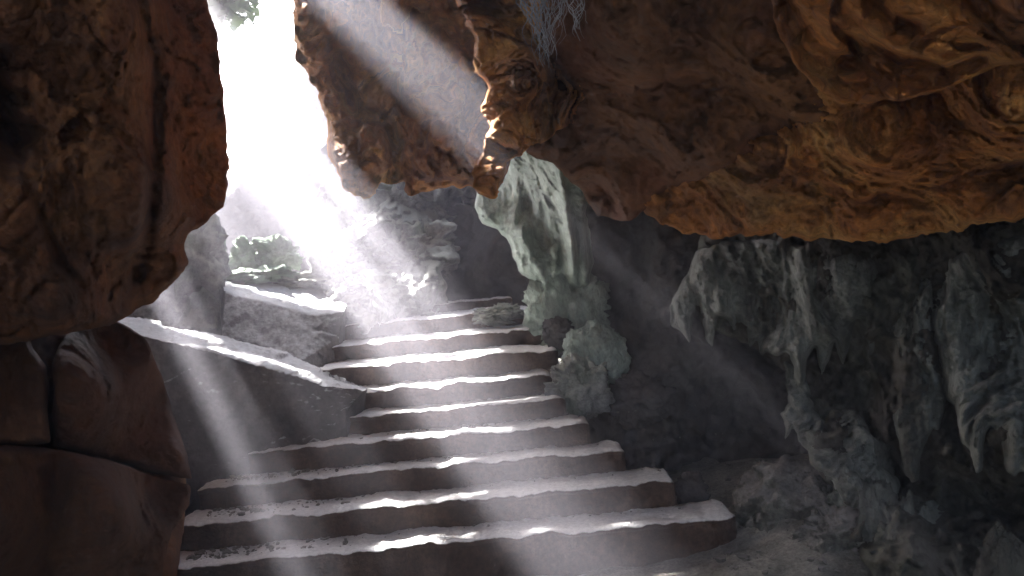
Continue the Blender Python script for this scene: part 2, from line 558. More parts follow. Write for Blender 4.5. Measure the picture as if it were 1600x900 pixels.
# ---- ground: one sheet, cave floor near, rising hillside beyond the mouth
gx = np.linspace(-30, 30, 241); gy = np.concatenate([np.linspace(-30, 2, 60), np.linspace(2.1, 9, 150), np.linspace(9.2, 40, 90)])
X, Y = np.meshgrid(gx, gy)
Z = 0.0 * X
far = np.clip((Y - 9.5) / 6, 0, 1); Z += far * 1.5 + np.clip((Y - 14) / 20, 0, 1) * 2.0
w = np.stack([X, Y, 0 * X], -1)
Z += 0.26 * np.clip((X - 0.9) / 0.9, 0, 1) * np.clip((Y - 4.6) / 0.8, 0, 1) * np.clip((9 - Y) / 2, 0, 1)
Z += 0.07 * fbm(w * 1.1, 5) + 0.03 * ridged(w * 5, 3)
gxs, gys, gz = gx, gy, Z.copy()
V = np.stack([X, Y, Z], -1).reshape(-1, 3)
n0, n1 = X.shape; idx = np.arange(n0 * n1).reshape(n0, n1)
q = np.stack([idx[:-1, :-1], idx[:-1, 1:], idx[1:, 1:], idx[1:, :-1]], -1).reshape(-1, 4)
struct(mesh_obj('ground', V, q, M['dirt']))

# ---- stone staircase
LIPS = [  # height under the eye, lip pixel y at x = 700, left px, right px
    (1.79, 848, 225, 1155),
    (1.597, 783, 262, 1058),
    (1.421, 727, 300, 978),
    (1.242, 680, 380, 922),
    (1.081, 638, 470, 884),
    (0.912, 600, 515, 862),
    (0.724, 560, 480, 872),
    (0.564, 525, 465, 856),
    (0.397, 494, 520, 830),
    (0.288, 474, 560, 800),
]


def on_plane(px, py, z):
    r = RN @ np.array([(px - 800) / F, (450 - py) / F, -1.0])
    t = (z - EN[2]) / r[2]
    return EN + r * t


stairs = empty('stone_staircase', (0, 5, 0), 'flight of rough worn stone steps with pale treads climbing to the cave mouth', 'staircase')
lipY = []
for h, y, xl, xr in LIPS:
    lipY.append(on_plane(700, y, EN[2] - h)[1])
for k, (h, y, xl, xr) in enumerate(LIPS):
    z = EN[2] - h
    Yl = lipY[k]
    Yb = (lipY[k + 1] if k + 1 < len(LIPS) else Yl + 2.5) + 0.06
    rr = RN @ np.array([(xl - 800) / F, 0, -1.0])
    # ends: follow the lip line until its pixel x matches
    def xat(px):
        lo, hi = -6.0, 6.0
        for _ in range(40):
            mid = (lo + hi) / 2
            if pix(np.array([mid, Yl, z]))[0] < px: lo = mid
            else: hi = mid
        return lo
    XL, XR = xat(xl), xat(xr)
    zb = z - 0.42
    nu = int((XR - XL) / 0.022)
    xs = np.linspace(XL, XR, nu)
    prof = []  # (y offset, z)
    for yy in np.linspace(Yb, Yl + 0.02, 9): prof.append((yy, z))
    prof.append((Yl + 0.004, z - 0.006)); prof.append((Yl, z - 0.02))
    for zz in np.linspace(z - 0.045, zb, 9): prof.append((Yl + 0.02, zz))
    prof.append((Yb, zb))
    G3 = np.array([[(x, a, b) for x in xs] for a, b in prof])
    sd_ = k * 9.1
    lx = np.stack([xs * 1.6, xs * 0 + sd_, xs * 0], -1)
    wob = 0.024 * fbm(lx, 7, 0.75)                 # wandering front edge
    zwb = 0.013 * fbm(lx * 1.3 + 50, 7, 0.66)       # sagging top edge
    wgt = np.clip((Yb - G3[..., 1]) / (Yb - Yl), 0, 1)
    G3[..., 1] += wob[None] * wgt
    G3[..., 2] += np.where(np.arange(len(prof))[:, None] < len(prof) - 1, zwb[None], 0)
    G3[..., 2][:11] += 0.012 * fbm(G3[:11] * np.array([7, 7, 7]) + sd_, 4, 0.6)
    # masonry joints and hacked faces on the riser
    rf = slice(9, len(prof) - 1)
    G3[rf, :, 1] += 0.02 * fbm(G3[rf] * 4 + sd_, 4, 0.6) + 0.006 * ridged(G3[rf] * 14, 2)
    # chipped lip
    chips = np.clip(perlin(np.stack([xs * 6, xs * 0 + sd_, xs * 0 + 4], -1)) - 0.25, 0, 1)
    G3[8:11, :, 2] -= 0.05 * chips[None]
    G3[8:12, :, 1] += 0.04 * chips[None]
    # round the ends
    endr = np.minimum(np.clip((xs - XL) / 0.10, 0, 1), np.clip((XR - xs) / 0.10, 0, 1))
    rnd = 1 - np.sqrt(1 - (1 - endr) ** 2 * 0.999)
    G3[..., 2] -= 0.04 * rnd[None] * (np.arange(len(prof)) < 12)[:, None]
    G3[..., 1] += 0.10 * rnd[None] * wgt
    m_, n_ = G3.shape[:2]
    idx = np.arange(m_ * n_).reshape(m_, n_); idn = np.roll(idx, -1, 0)
    q = np.stack([idx[:, :-1], idx[:, 1:], idn[:, 1:], idn[:, :-1]], -1).reshape(-1, 4).tolist()
    q.append(idx[:, 0].tolist()); q.append(idx[::-1, -1].tolist())
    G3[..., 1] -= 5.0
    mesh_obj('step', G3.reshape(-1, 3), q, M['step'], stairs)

# ---- left: sloping ledge beside the stairs
def row(*pts): return [P(*p) for p in pts]


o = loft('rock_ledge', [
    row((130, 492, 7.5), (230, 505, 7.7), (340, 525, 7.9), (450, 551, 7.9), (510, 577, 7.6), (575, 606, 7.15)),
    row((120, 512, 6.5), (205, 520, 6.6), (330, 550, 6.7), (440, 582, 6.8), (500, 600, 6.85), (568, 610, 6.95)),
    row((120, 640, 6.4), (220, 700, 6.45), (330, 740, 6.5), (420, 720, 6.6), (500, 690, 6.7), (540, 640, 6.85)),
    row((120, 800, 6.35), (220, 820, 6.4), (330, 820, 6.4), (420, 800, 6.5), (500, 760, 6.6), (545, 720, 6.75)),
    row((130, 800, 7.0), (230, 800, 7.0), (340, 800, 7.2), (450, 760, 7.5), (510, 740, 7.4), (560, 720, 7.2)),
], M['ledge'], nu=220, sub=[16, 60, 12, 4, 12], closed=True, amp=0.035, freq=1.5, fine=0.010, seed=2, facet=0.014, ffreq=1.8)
tag(o, 'long rock ledge with pale top sloping down to the left edge of the steps', 'ledge')

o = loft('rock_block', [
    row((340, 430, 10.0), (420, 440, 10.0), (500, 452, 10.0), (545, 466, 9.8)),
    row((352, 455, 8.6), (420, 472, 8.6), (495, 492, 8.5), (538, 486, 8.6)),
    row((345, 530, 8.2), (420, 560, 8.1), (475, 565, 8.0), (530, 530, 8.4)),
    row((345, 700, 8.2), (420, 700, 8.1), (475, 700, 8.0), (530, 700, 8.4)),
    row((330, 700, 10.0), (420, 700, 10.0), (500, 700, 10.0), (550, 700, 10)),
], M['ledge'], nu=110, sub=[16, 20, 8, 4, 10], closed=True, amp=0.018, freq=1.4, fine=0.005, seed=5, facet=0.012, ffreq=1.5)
tag(o, 'dark block of rock with a pale slab top behind the sloping ledge', 'rock')

# ---- left foreground wall
o = relief('hanging_rock', [(-650, -120), (305, -120), (322, 0), (340, 60), (345, 120), (355, 190), (357, 250), (357, 290), (347, 325), (330, 335), (318, 352),
    (290, 370), (288, 385), (294, 405), (280, 432), (262, 450), (240, 470), (205, 490), (180, 506), (150, 512), (60, 530), (-90, 560), (-650, 620)],
    [(0, 0, 2.5), (150, 0, 2.9), (340, 0, 3.7), (0, 300, 2.6), (200, 300, 3.1), (350, 250, 3.9), (50, 500, 2.8), (250, 450, 3.7)],
    M['brown'], front=0.45, back=0.9, R=110, s=3.5, jit=3, seed=1, rock=0.10, rfreq=1.3, facet=0.06, ffreq=1.1, fine=0.016, crag=0.045,
    creases=[([(208, -60), (220, 20), (240, 90), (244, 180), (240, 300), (228, 380), (215, 430)], 10, 0.16),
             ([(262, -60), (285, 60), (300, 200), (290, 330)], 60, 0.12),
             ([(15, 200), (40, 270), (65, 340), (90, 400), (125, 450)], 8, 0.10),
             ([(-20, 130), (10, 200), (30, 215)], 40, 0.5),
             ([(150, 80), (170, 150), (190, 175)], 9, 0.06),
             ([(245, 440), (262, 425)], 7, 0.10),
             ([(150, -40), (175, 120), (185, 300)], 60, -0.20)])
tag(o, 'huge smooth brown rock hanging along the left side of the cave', 'rock')
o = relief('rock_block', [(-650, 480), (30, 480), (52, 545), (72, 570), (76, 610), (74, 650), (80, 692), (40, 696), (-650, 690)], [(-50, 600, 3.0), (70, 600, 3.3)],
    M['redbrown_shaded'], front=0.06, back=0.9, R=13, s=3, jit=1.5, seed=3, rock=0.06, fine=0.008, crag=0.02)
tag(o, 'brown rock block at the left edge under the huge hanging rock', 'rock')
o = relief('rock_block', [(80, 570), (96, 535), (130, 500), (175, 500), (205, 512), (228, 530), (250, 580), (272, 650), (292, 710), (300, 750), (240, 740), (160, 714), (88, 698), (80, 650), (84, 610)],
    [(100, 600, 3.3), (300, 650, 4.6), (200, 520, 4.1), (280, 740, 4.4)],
    M['redbrown_shaded'], front=0.07, back=0.9, R=15, s=3, jit=1.5, seed=4, rock=0.09, fine=0.008, crag=0.02)
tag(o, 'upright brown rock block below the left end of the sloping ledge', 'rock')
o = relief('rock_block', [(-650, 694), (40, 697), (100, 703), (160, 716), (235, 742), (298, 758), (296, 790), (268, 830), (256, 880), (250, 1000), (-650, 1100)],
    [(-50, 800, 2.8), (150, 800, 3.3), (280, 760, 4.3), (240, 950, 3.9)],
    M['redbrown_shaded'], front=0.06, back=0.9, R=13, s=3, jit=1.5, seed=6, rock=0.10, fine=0.008, crag=0.02, creases=[([(90, 720), (85, 800), (60, 900)], 20, 0.10)])
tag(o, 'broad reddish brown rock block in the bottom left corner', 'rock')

o = relief('rock_wall', [(-150, 470), (150, 500), (195, 520), (245, 600), (292, 745), (290, 800), (262, 1000), (-150, 1000)], [(0, 600, 4.6), (300, 700, 5.2), (100, 900, 4.4)],
    M['umber'], front=0.3, back=0.8, R=60, s=6, jit=3, seed=7, rock=0.08)
tag(o, 'dark rock showing in the cracks between the brown blocks on the left', 'rock wall')

# ---- the rock curtain hanging in the middle of the mouth
o = relief('hanging_rock', [(440, -260), (452, -60), (460, 40), (462, 92), (480, 112), (492, 132), (505, 170), (512, 205), (516, 240), (524, 268), (535, 293), (555, 304), (572, 312),
    (590, 303), (592, 284), (612, 287), (632, 279), (638, 308), (660, 305), (682, 296), (705, 292), (738, 290), (746, 305), (762, 307), (777, 303), (786, 270), (800, 245), (860, 215), (930, 120), (930, -260)],
    [(480, 50, 6.5), (530, 200, 6.4), (580, 290, 6.3), (660, 290, 6.0), (765, 290, 5.8), (800, 240, 5.7), (835, 150, 5.6), (700, 0, 5.7), (820, 0, 5.5), (900, 0, 5.5), (930, 120, 5.6), (870, 200, 4.8), (600, -200, 6.0), (460, -200, 6.5), (560, 100, 6.3), (690, 150, 5.9)],
    M['orange'], front=0.35, back=1.3, R=34, s=2.8, jit=6, seed=8, rock=0.11, rfreq=1.6, facet=0.24, ffreq=1.8, fine=0.022, crag=0.09,
    creases=[([(528, 90), (545, 150), (560, 180), (605, 190), (618, 230), (612, 285)], 13, 0.50), ([(612, 200), (640, 260), (636, 300)], 9, 0.2),
             ([(560, 235), (575, 255)], 42, -0.30),
             ([(690, 230), (740, 270)], 45, -0.18),
             ([(700, 120), (760, 130), (810, 140)], 22, 0.14),
             ([(820, 60), (835, 140)], 28, -0.16),
             ([(640, -40), (660, 60), (690, 130)], 18, 0.10)])
tag(o, 'jagged orange brown rock mass hanging in the middle of the cave mouth', 'rock')
o = relief('hanging_rock', [(930, -240), (930, 60), (915, 180), (860, 214), (815, 236), (800, 248), (788, 270), (778, 302), (762, 308), (746, 304), (738, 292),
    (742, 262), (758, 232), (764, 200), (752, 172), (760, 140), (738, 100), (742, 60), (716, 10), (705, -60), (680, -240)],
    [(720, -100, 3.9), (745, 60, 3.7), (775, 180, 3.5), (825, 130, 3.25), (765, 290, 3.5), (810, 225, 3.6), (870, 150, 4.0), (920, 100, 4.8), (920, 180, 4.8), (920, -100, 4.6), (850, 0, 3.8)],
    M['orange'], front=0.12, back=1.2, R=13, s=2.2, jit=7, seed=31,
    rock=0.08, rfreq=2.2, facet=0.20, ffreq=2.6, fine=0.022, crag=0.09)
tag(o, 'pitted orange brown rock hanging in front of the right flank of the jagged middle mass', 'rock')

# ---- dark ceiling between the hanging rock and the ochre one
o = relief('ceiling_rock', [(800, -260), (835, -60), (848, 60), (842, 150), (815, 205), (822, 240), (870, 262), (905, 300), (935, 335), (985, 345), (1040, 300), (1300, 200), (1500, 100), (1500, -260)],
    [(850, 0, 3.9), (840, 220, 4.6), (930, 320, 5.6), (1000, 300, 5.0), (1100, 200, 4.3), (1200, 50, 3.3), (1000, 0, 3.5), (1000, -200, 2.7), (1400, -100, 2.5)],
    M['umber'], front=0.35, back=1.2, R=110, s=4, jit=4, seed=12, rock=0.13, rfreq=1.4, facet=0.06, fine=0.015,
    creases=[([(1135, 60), (1130, 170), (1110, 230)], 16, -0.10), ([(950, -50), (1000, 60), (1020, 160)], 50, -0.12)])
tag(o, 'dark umber ceiling rock between the hanging mass and the ochre overhang', 'rock')

# ---- ochre overhang, right
o = relief('overhanging_rock', [(975, 250), (985, 285), (1000, 325), (1030, 350), (1060, 366), (1110, 372), (1200, 366), (1300, 374), (1390, 377), (1470, 362), (1540, 348), (1600, 340), (1760, 320), (2250, 300), (2250, -200),
    (1330, -200), (1260, 60), (1248, 140), (1200, 178), (1165, 192), (1140, 205), (1105, 215), (1050, 222), (1010, 235)],
    [(990, 280, 5.2), (1060, 360, 5.2), (1250, 370, 4.8), (1400, 370, 4.4), (1600, 340, 3.7), (1200, 200, 4.2), (1400, 200, 3.3), (1600, 150, 2.6), (1600, 0, 2.2), (1350, 0, 2.9), (1280, 120, 3.6)],
    M['orange'], front=0.26, back=1.0, R=45, s=3.2, jit=7, seed=15, rock=0.10, rfreq=2.2, facet=0.09, ffreq=2.2, crag=0.05, flute=0.055, flfreq=10, fine=0.02,
    creases=[([(1310, 330), (1420, 300), (1600, 260)], 14, 0.12), ([(1120, 260), (1240, 230), (1380, 240), (1500, 220)], 24, -0.10), ([(1180, 340), (1300, 330), (1400, 350)], 30, -0.08)])
tag(o, 'rugged ochre overhang sweeping across the upper right above the pale flowstone', 'rock')
o = relief('rock_fin', [(1195, -200), (1203, -20), (1210, 30), (1225, 72), (1245, 105), (1268, 130), (1292, 152), (1312, 162), (1345, 160), (1400, 158), (1450, 148), (1500, 128), (1560, 105), (1620, 92), (1760, 60), (2250, 20), (2250, -200)],
    [(1210, 30, 2.75), (1300, 150, 2.85), (1500, 120, 2.45), (1600, 0, 2.0), (1400, 0, 2.35), (1450, -150, 1.9)],
    M['orange'], front=0.17, back=0.35, R=20, s=2.6, jit=3, seed=18, rock=0.05, rfreq=2.0, facet=0.07, ffreq=2.6, fine=0.009, crag=0.02,
    creases=[([(1225, -30), (1240, 55), (1270, 108), (1320, 140)], 13, 0.20), ([(1345, 70), (1400, 96), (1470, 118), (1530, 90)], 20, 0.24),
             ([(1335, 45), (1322, 100)], 18, 0.20), ([(1340, 95), (1390, 128), (1440, 132)], 12, 0.16), ([(1480, -40), (1545, 30), (1590, 70)], 20, 0.22),
             ([(1350, 40), (1395, 72), (1475, 98), (1560, 72)], 6, -0.12), ([(1420, 0), (1500, 40), (1560, 55)], 26, -0.12),
             ([(1245, 0), (1300, 30), (1335, 50), (1345, 75)], 9, -0.14), ([(1260, 50), (1300, 85), (1330, 110)], 14, 0.12),
             ([(1360, 0), (1390, 35), (1430, 45)], 12, 0.14)])
tag(o, 'sculpted ochre rock fin with curved rim in the upper right corner', 'rock')

# ---- pale flowstone column at the right of the steps
flow = relief('flowstone_column', [(760, 200), (792, 240), (782, 285), (778, 305), (748, 300), (742, 318), (748, 345), (775, 362), (796, 372), (800, 400), (812, 425), (835, 440), (862, 452), (890, 462), (924, 446), (926, 400), (916, 330), (925, 280), (950, 200), (940, 120), (800, 120)],
    [(780, 300, 8.8), (860, 440, 8.5), (920, 400, 8.0), (900, 250, 7.2), (860, 150, 6.6)],
    M['green'], front=0.45, back=0.8, R=60, s=2.4, jit=3.5, seed=21, rock=0.10, rfreq=2.0, flute=0.10, flfreq=6.5, fine=0.022, crag=0.07,
    creases=[([(826, 320), (842, 345), (850, 372)], 15, 0.30), ([(872, 250), (884, 320), (893, 380), (897, 425)], 6, -0.22), ([(905, 270), (911, 340), (914, 435)], 5, -0.16), ([(890, 300), (903, 380), (906, 440)], 4, 0.14), ([(800, 380), (812, 360), (830, 400), (850, 435)], 9, -0.16), ([(800, 250), (812, 300)], 9, -0.14), ([(862, 300), (874, 380), (880, 440)], 7, 0.16)])
tag(flow, 'pale green flowstone column flaring up into the ceiling right of the top steps', 'flowstone')

boulder('boulder', 890, 483, 8.2, 112, 112, M['green'], seed=2, tilt=0.3, facet=0.35, flute=0.05, label='tall pale green boulder directly under the flowstone column', group='boulders beside the top steps')
boulder('boulder', 927, 556, 7.5, 92, 92, M['green'], seed=3, facet=0.2, flute=0.05, label='rounded pale green boulder below the tall one beside the steps', group='boulders beside the top steps')
boulder('boulder', 872, 520, 7.85, 46, 48, M['darkgrey'], seed=4, label='small dark grey boulder sitting at the right end of a step', group='boulders beside the top steps')
boulder('boulder', 905, 605, 7.1, 86, 88, M['grey'], seed=5, facet=0.4, label='grey broken boulder lowest of those right of the steps', group='boulders beside the top steps')
boulder('boulder', 778, 492, 8.9, 72, 30, M['grey'], seed=6, facet=0.35, label='low flat pale stone lying on the top step', group='boulders beside the top steps')
boulder('boulder', 1000, 625, 7.2, 90, 70, M['darkgrey'], seed=16, facet=0.3, label='dim grey stone in the gloom right of the boulders', group='boulders beside the top steps')

# ---- dark hollow behind the right-hand flowstone
o = relief('hollow_wall', [(890, 150), (900, 300), (905, 450), (900, 560), (870, 620), (860, 840), (1500, 900), (1600, 600), (1500, 200), (1100, 120)],
    [(920, 400, 9.0), (880, 650, 8.6), (1100, 400, 8.0), (1150, 650, 8.0), (1300, 500, 6.9), (1000, 700, 7.6), (1400, 800, 6.6)],
    M['darkgrey'], front=0.4, back=1.0, R=80, s=6, jit=3, seed=24, rock=0.22, rfreq=1.1, facet=0.12, fine=0.02)
o['category'] = 'rock wall'; o['label'] = 'dark rock wall closing the hollow between the boulders and the flowstone curtain'

# ---- right wall and the flowstone that coats it
WD = [(1060, 480, 6.9), (1150, 500, 6.5), (1240, 600, 6.0), (1350, 450, 5.5), (1300, 780, 5.3), (1500, 500, 4.8), (1600, 700, 4.1), (1600, 400, 4.3), (1450, 800, 4.8), (1400, 950, 4.5)]


def wd(dx): return [(x, y, d + dx) for x, y, d in WD]


o = relief('rock_wall', [(1075, 480), (1085, 420), (1100, 340), (1300, 330), (1760, 280), (2300, 240), (2300, 1150), (1420, 990), (1365, 900), (1340, 868), (1325, 850), (1310, 780), (1282, 735), (1262, 690),
    (1250, 640), (1236, 590), (1205, 560), (1150, 530), (1100, 510)], wd(0.1),
    M['wall'], front=0.35, back=1.0, R=60, s=3.4, jit=4, seed=27, rock=0.22, rfreq=1.3, facet=0.10, ffreq=2, flute=0.13, flfreq=4.2, fine=0.025, crag=0.08,
    creases=[([(1340, 620), (1360, 700), (1400, 750)], 40, 0.4), ([(1480, 560), (1500, 660)], 38, 0.35), ([(1300, 520), (1380, 560)], 30, 0.25), ([(1450, 770), (1560, 780)], 50, 0.45)])
tag(o, 'dark brown rock wall on the right from which pale flowstone hangs', 'rock wall')
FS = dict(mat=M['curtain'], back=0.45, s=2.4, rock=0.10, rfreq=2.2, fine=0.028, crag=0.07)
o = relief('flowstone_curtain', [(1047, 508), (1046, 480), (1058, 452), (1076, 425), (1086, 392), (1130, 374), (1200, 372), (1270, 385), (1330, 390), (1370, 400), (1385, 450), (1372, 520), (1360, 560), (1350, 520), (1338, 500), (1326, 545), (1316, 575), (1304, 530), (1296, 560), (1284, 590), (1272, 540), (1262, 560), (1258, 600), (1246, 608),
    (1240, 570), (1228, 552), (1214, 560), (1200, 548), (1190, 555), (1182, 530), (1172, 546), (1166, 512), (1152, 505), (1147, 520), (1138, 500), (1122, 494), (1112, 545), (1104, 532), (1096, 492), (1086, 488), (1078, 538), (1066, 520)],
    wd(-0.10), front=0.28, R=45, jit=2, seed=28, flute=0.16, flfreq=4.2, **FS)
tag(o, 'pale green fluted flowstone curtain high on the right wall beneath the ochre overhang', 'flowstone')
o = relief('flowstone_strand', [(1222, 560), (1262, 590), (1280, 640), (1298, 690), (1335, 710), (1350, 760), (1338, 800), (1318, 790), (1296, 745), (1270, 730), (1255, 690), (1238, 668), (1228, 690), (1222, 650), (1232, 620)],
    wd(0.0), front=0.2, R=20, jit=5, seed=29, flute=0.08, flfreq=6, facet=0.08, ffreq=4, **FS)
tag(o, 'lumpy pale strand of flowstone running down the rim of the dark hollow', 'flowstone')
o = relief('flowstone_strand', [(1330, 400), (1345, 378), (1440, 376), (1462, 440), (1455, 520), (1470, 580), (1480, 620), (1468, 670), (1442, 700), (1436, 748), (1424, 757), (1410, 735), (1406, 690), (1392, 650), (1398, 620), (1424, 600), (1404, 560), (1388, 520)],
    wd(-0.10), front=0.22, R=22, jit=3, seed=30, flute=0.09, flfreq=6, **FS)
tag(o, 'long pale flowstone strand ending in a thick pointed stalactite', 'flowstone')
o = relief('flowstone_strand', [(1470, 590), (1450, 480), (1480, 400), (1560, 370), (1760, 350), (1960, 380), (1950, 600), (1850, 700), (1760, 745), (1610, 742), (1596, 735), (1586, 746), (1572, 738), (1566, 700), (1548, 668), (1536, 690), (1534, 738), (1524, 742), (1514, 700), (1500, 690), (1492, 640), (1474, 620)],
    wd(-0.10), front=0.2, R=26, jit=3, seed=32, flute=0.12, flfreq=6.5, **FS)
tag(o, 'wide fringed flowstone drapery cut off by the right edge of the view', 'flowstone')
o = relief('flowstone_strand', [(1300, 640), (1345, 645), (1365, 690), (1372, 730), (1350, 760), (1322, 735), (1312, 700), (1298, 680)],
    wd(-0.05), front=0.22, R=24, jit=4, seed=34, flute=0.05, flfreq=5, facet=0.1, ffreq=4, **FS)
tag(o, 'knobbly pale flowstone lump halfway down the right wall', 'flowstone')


# low rocks along the foot of the right wall
FG = 'rocks along the foot of the right wall'
boulder('boulder', 1245, 800, 5.75, 175, 150, M['dirtrock'], seed=7, facet=0.22, rough=.2, label='large rounded grey rock at the mouth of the dark hollow', group=FG)
boulder('boulder', 1312, 838, 5.2, 110, 90, M['dirtrock'], seed=8, facet=0.3, label='pitted grey rock in front of the large rounded one', group=FG)
boulder('boulder', 1345, 740, 5.2, 90, 110, M['curtain'], seed=9, facet=0.3, label='small pale lump bulging from the wall above the floor rocks', group=FG)
boulder('boulder', 1378, 812, 4.95, 60, 110, M['curtain'], seed=10, facet=0.25, label='narrow upright grey rock at the wall foot', group=FG)
boulder('boulder', 1430, 826, 4.8, 80, 100, M['curtain'], seed=11, facet=0.25, label='blunt grey rock right of the narrow upright one', group=FG)
boulder('boulder', 1570, 890, 4.0, 70, 130, M['wall'], seed=12, facet=0.2, label='smooth grey rock in the bottom right corner', group=FG)
boulder('boulder', 1080, 770, 6.4, 50, 60, M['darkgrey'], seed=13, facet=0.2, label='dark rounded rock just behind the right end of a lower step', group=FG)

# ---- background beyond the top of the stairs
o = relief('distant_cliff', [(250, 262), (330, 300), (372, 268), (415, 300), (450, 262), (500, 230), (560, 200), (640, 180), (640, 520), (250, 520)], [(300, 400, 13.5), (500, 380, 13.5), (600, 350, 13.5)], M['darkgrey'],
    front=0.6, back=1.5, R=50, s=4, jit=8, seed=70, rock=0.4, rfreq=.7, facet=0.25, ffreq=.8)
tag(o, 'blue grey hazy cliff foot showing between the huge hanging rock and the broken slope', 'cliff')
o = relief('distant_cliff', [(640, 20), (560, 60), (475, 95), (452, 150), (470, 200), (440, 250), (425, 320), (430, 400), (640, 400)], [(450, 200, 20), (600, 200, 19)], M['grey'],
    front=0.8, back=2, R=60, s=4, jit=9, seed=71, rock=0.5, rfreq=.6, facet=0.3, ffreq=.7)
tag(o, 'bleached pale cliff edge behind the left rim of the jagged hanging mass', 'cliff')
o = relief('rock_slope', [(520, 250), (560, 285), (640, 250), (700, 262), (760, 275), (770, 320), (735, 330), (700, 350), (720, 405), (690, 420), (700, 470), (712, 520), (520, 560), (450, 520), (470, 440), (500, 400), (480, 330)],
    [(540, 300, 13.0), (700, 300, 12.4), (700, 450, 10.6), (560, 480, 9.6), (600, 380, 11.4)], M['grey'], front=0.5, back=1.5, R=60, s=3, jit=5, seed=33, rock=0.35, rfreq=1.0, facet=0.25, ffreq=1.3, fine=0.03)
tag(o, 'broken grey rock slope climbing behind the top steps', 'rock')
o = relief('hollow_wall', [(600, 200), (640, 560), (1000, 560), (1000, 200)], [(660, 300, 12.6), (900, 300, 10.5), (800, 480, 11.5)], M['darkgrey'], front=0.3, back=1.0, R=60, s=7, jit=3, seed=35, rock=0.3, rfreq=0.8, facet=0.2, ffreq=.8)
tag(o, 'shadowed bluish rock wall behind the gap left of the flowstone column', 'rock wall')
BG = 'pale rocks beyond the ledge'
for k, (px, py, d, w_, h_, mt, lab) in enumerate([
    (332, 383, 10.5, 34, 26, 'moss', 'small mossy green rock nearest the huge hanging rock'),
    (378, 402, 10.2, 42, 50, 'moss', 'mossy green rock second from the huge hanging rock'),
    (428, 402, 10.4, 66, 46, 'moss', 'broad mossy rock above the pale slab top'),
    (512, 412, 10.0, 46, 66, 'grey', 'pointed bright pale rock above the right end of the slab'),
    (535, 448, 9.8, 50, 44, 'grey', 'jagged pale rock at the foot of the pointed one'),
    (590, 452, 9.6, 70, 46, 'grey', 'low grey rock at the head of the stairs'),
    (470, 440, 10.0, 90, 26, 'grey', 'low pale rubble hump right behind the slab top'),
    (304, 400, 9.0, 84, 110, 'grey', 'tall grey rock half hidden behind the huge hanging rock'),
    (400, 432, 9.8, 90, 22, 'moss', 'flat mossy rock just behind the slab top')]):
    boulder('pale_rock', px, py, d, w_, h_, M[mt], seed=40 + k, facet=0.5, rough=.22, label=lab, group=BG, sub=4)
for k, (px, py, d, w_, h_, lab) in enumerate([
    (610, 320, 12.0, 90, 80, 'upper bluish rock under the notch of the hanging mass'),
    (660, 390, 11.2, 90, 90, 'middle rock of the broken slope'),
    (580, 370, 12.0, 90, 90, 'rock on the sunlit left side of the broken slope')]):
    boulder('slope_rock', px, py, d, w_, h_, M['grey'], seed=60 + k, facet=0.5, rough=.22, label=lab, cat='rock', group='rocks of the broken slope')
# left wall beyond the ledge
o = relief('rock_wall', [(-200, 330), (100, 300), (290, 350), (320, 420), (345, 470), (350, 700), (-200, 700)], [(0, 500, 8.5), (300, 400, 9.2), (340, 500, 9.0)], M['grey'], front=0.4, back=1.2, R=60, s=6, jit=4, seed=37, rock=0.25, facet=0.15, ffreq=1.2)
tag(o, 'grey rock wall behind the left end of the sloping ledge', 'rock wall')

# ---- cave shell round and behind the camera
def shell(name, pts_rows, mat, seed, nu=60, amp=0.35):
    o = loft(name, pts_rows, mat, nu=nu, sub=14, closed=True, amp=amp, freq=0.7, fine=0.0, seed=seed)
    return struct(o)


# ceiling over the camera, thick
shell('cave_ceiling', [
    [(-6.5, -3, 5.2), (0, -3, 5.4), (6.5, -3, 5.0)], [(-6.5, 3.7, 5.0), (0, 3.7, 5.0), (6.5, 4.5, 4.6)],
    [(-6.5, 3.9, 6.6), (0, 3.9, 6.6), (6.5, 4.7, 6.6)], [(-6.5, -3, 6.6), (0, -3, 6.6), (6.5, -3, 6.6)]], M['brown'], 51)
shell('cave_wall_right', [
    [(4.6, -7, -0.6), (4.2, 0, -0.6), (5.2, 9, -0.6)], [(4.6, -7, 6.5), (4.2, 0, 6.5), (5.2, 9, 6.5)],
    [(6.5, -7, 6.5), (6.5, 0, 6.5), (6.5, 9, 6.5)], [(6.5, -7, -0.6), (6.5, 0, -0.6), (6.5, 9, -0.6)]], M['brown'], 52)
shell('cave_wall_left', [
    [(-6.5, -2.6, -0.6), (-6.5, 0, -0.6), (-6.5, 7.5, -0.6)], [(-6.5, -2.6, 5.5), (-6.5, 0, 5.5), (-6.5, 7.5, 3.5)],
    [(-3.4, -2.6, 5.5), (-3.2, 0, 5.5), (-4.6, 7.5, 3.5)], [(-3.4, -2.6, -0.6), (-2.6, 0, -0.6), (-4.6, 7.5, -0.6)]], M['brown'], 53)

# ---- added unseen slab blocking the sun, its slots cut to shape the sunbeams
# openings as (angle round the sunbeams' origin, radius) of their light where it crosses the plane 6 m from the lens
SLOTS = [
    (41.1, 43.0, 870, 1250), (43.15, 44.8, 870, 1220),
    (49.7, 51.3, 1150, 1350), (51.4, 52.0, 1000, 1650), (52.5, 53.4, 950, 1690), (53.3, 55.4, 950, 1690),
    (53.0, 55.6, 2080, 2520),
    (54.8, 61.3, 2340, 2900), (51.0, 52.2, 2350, 2900),
]


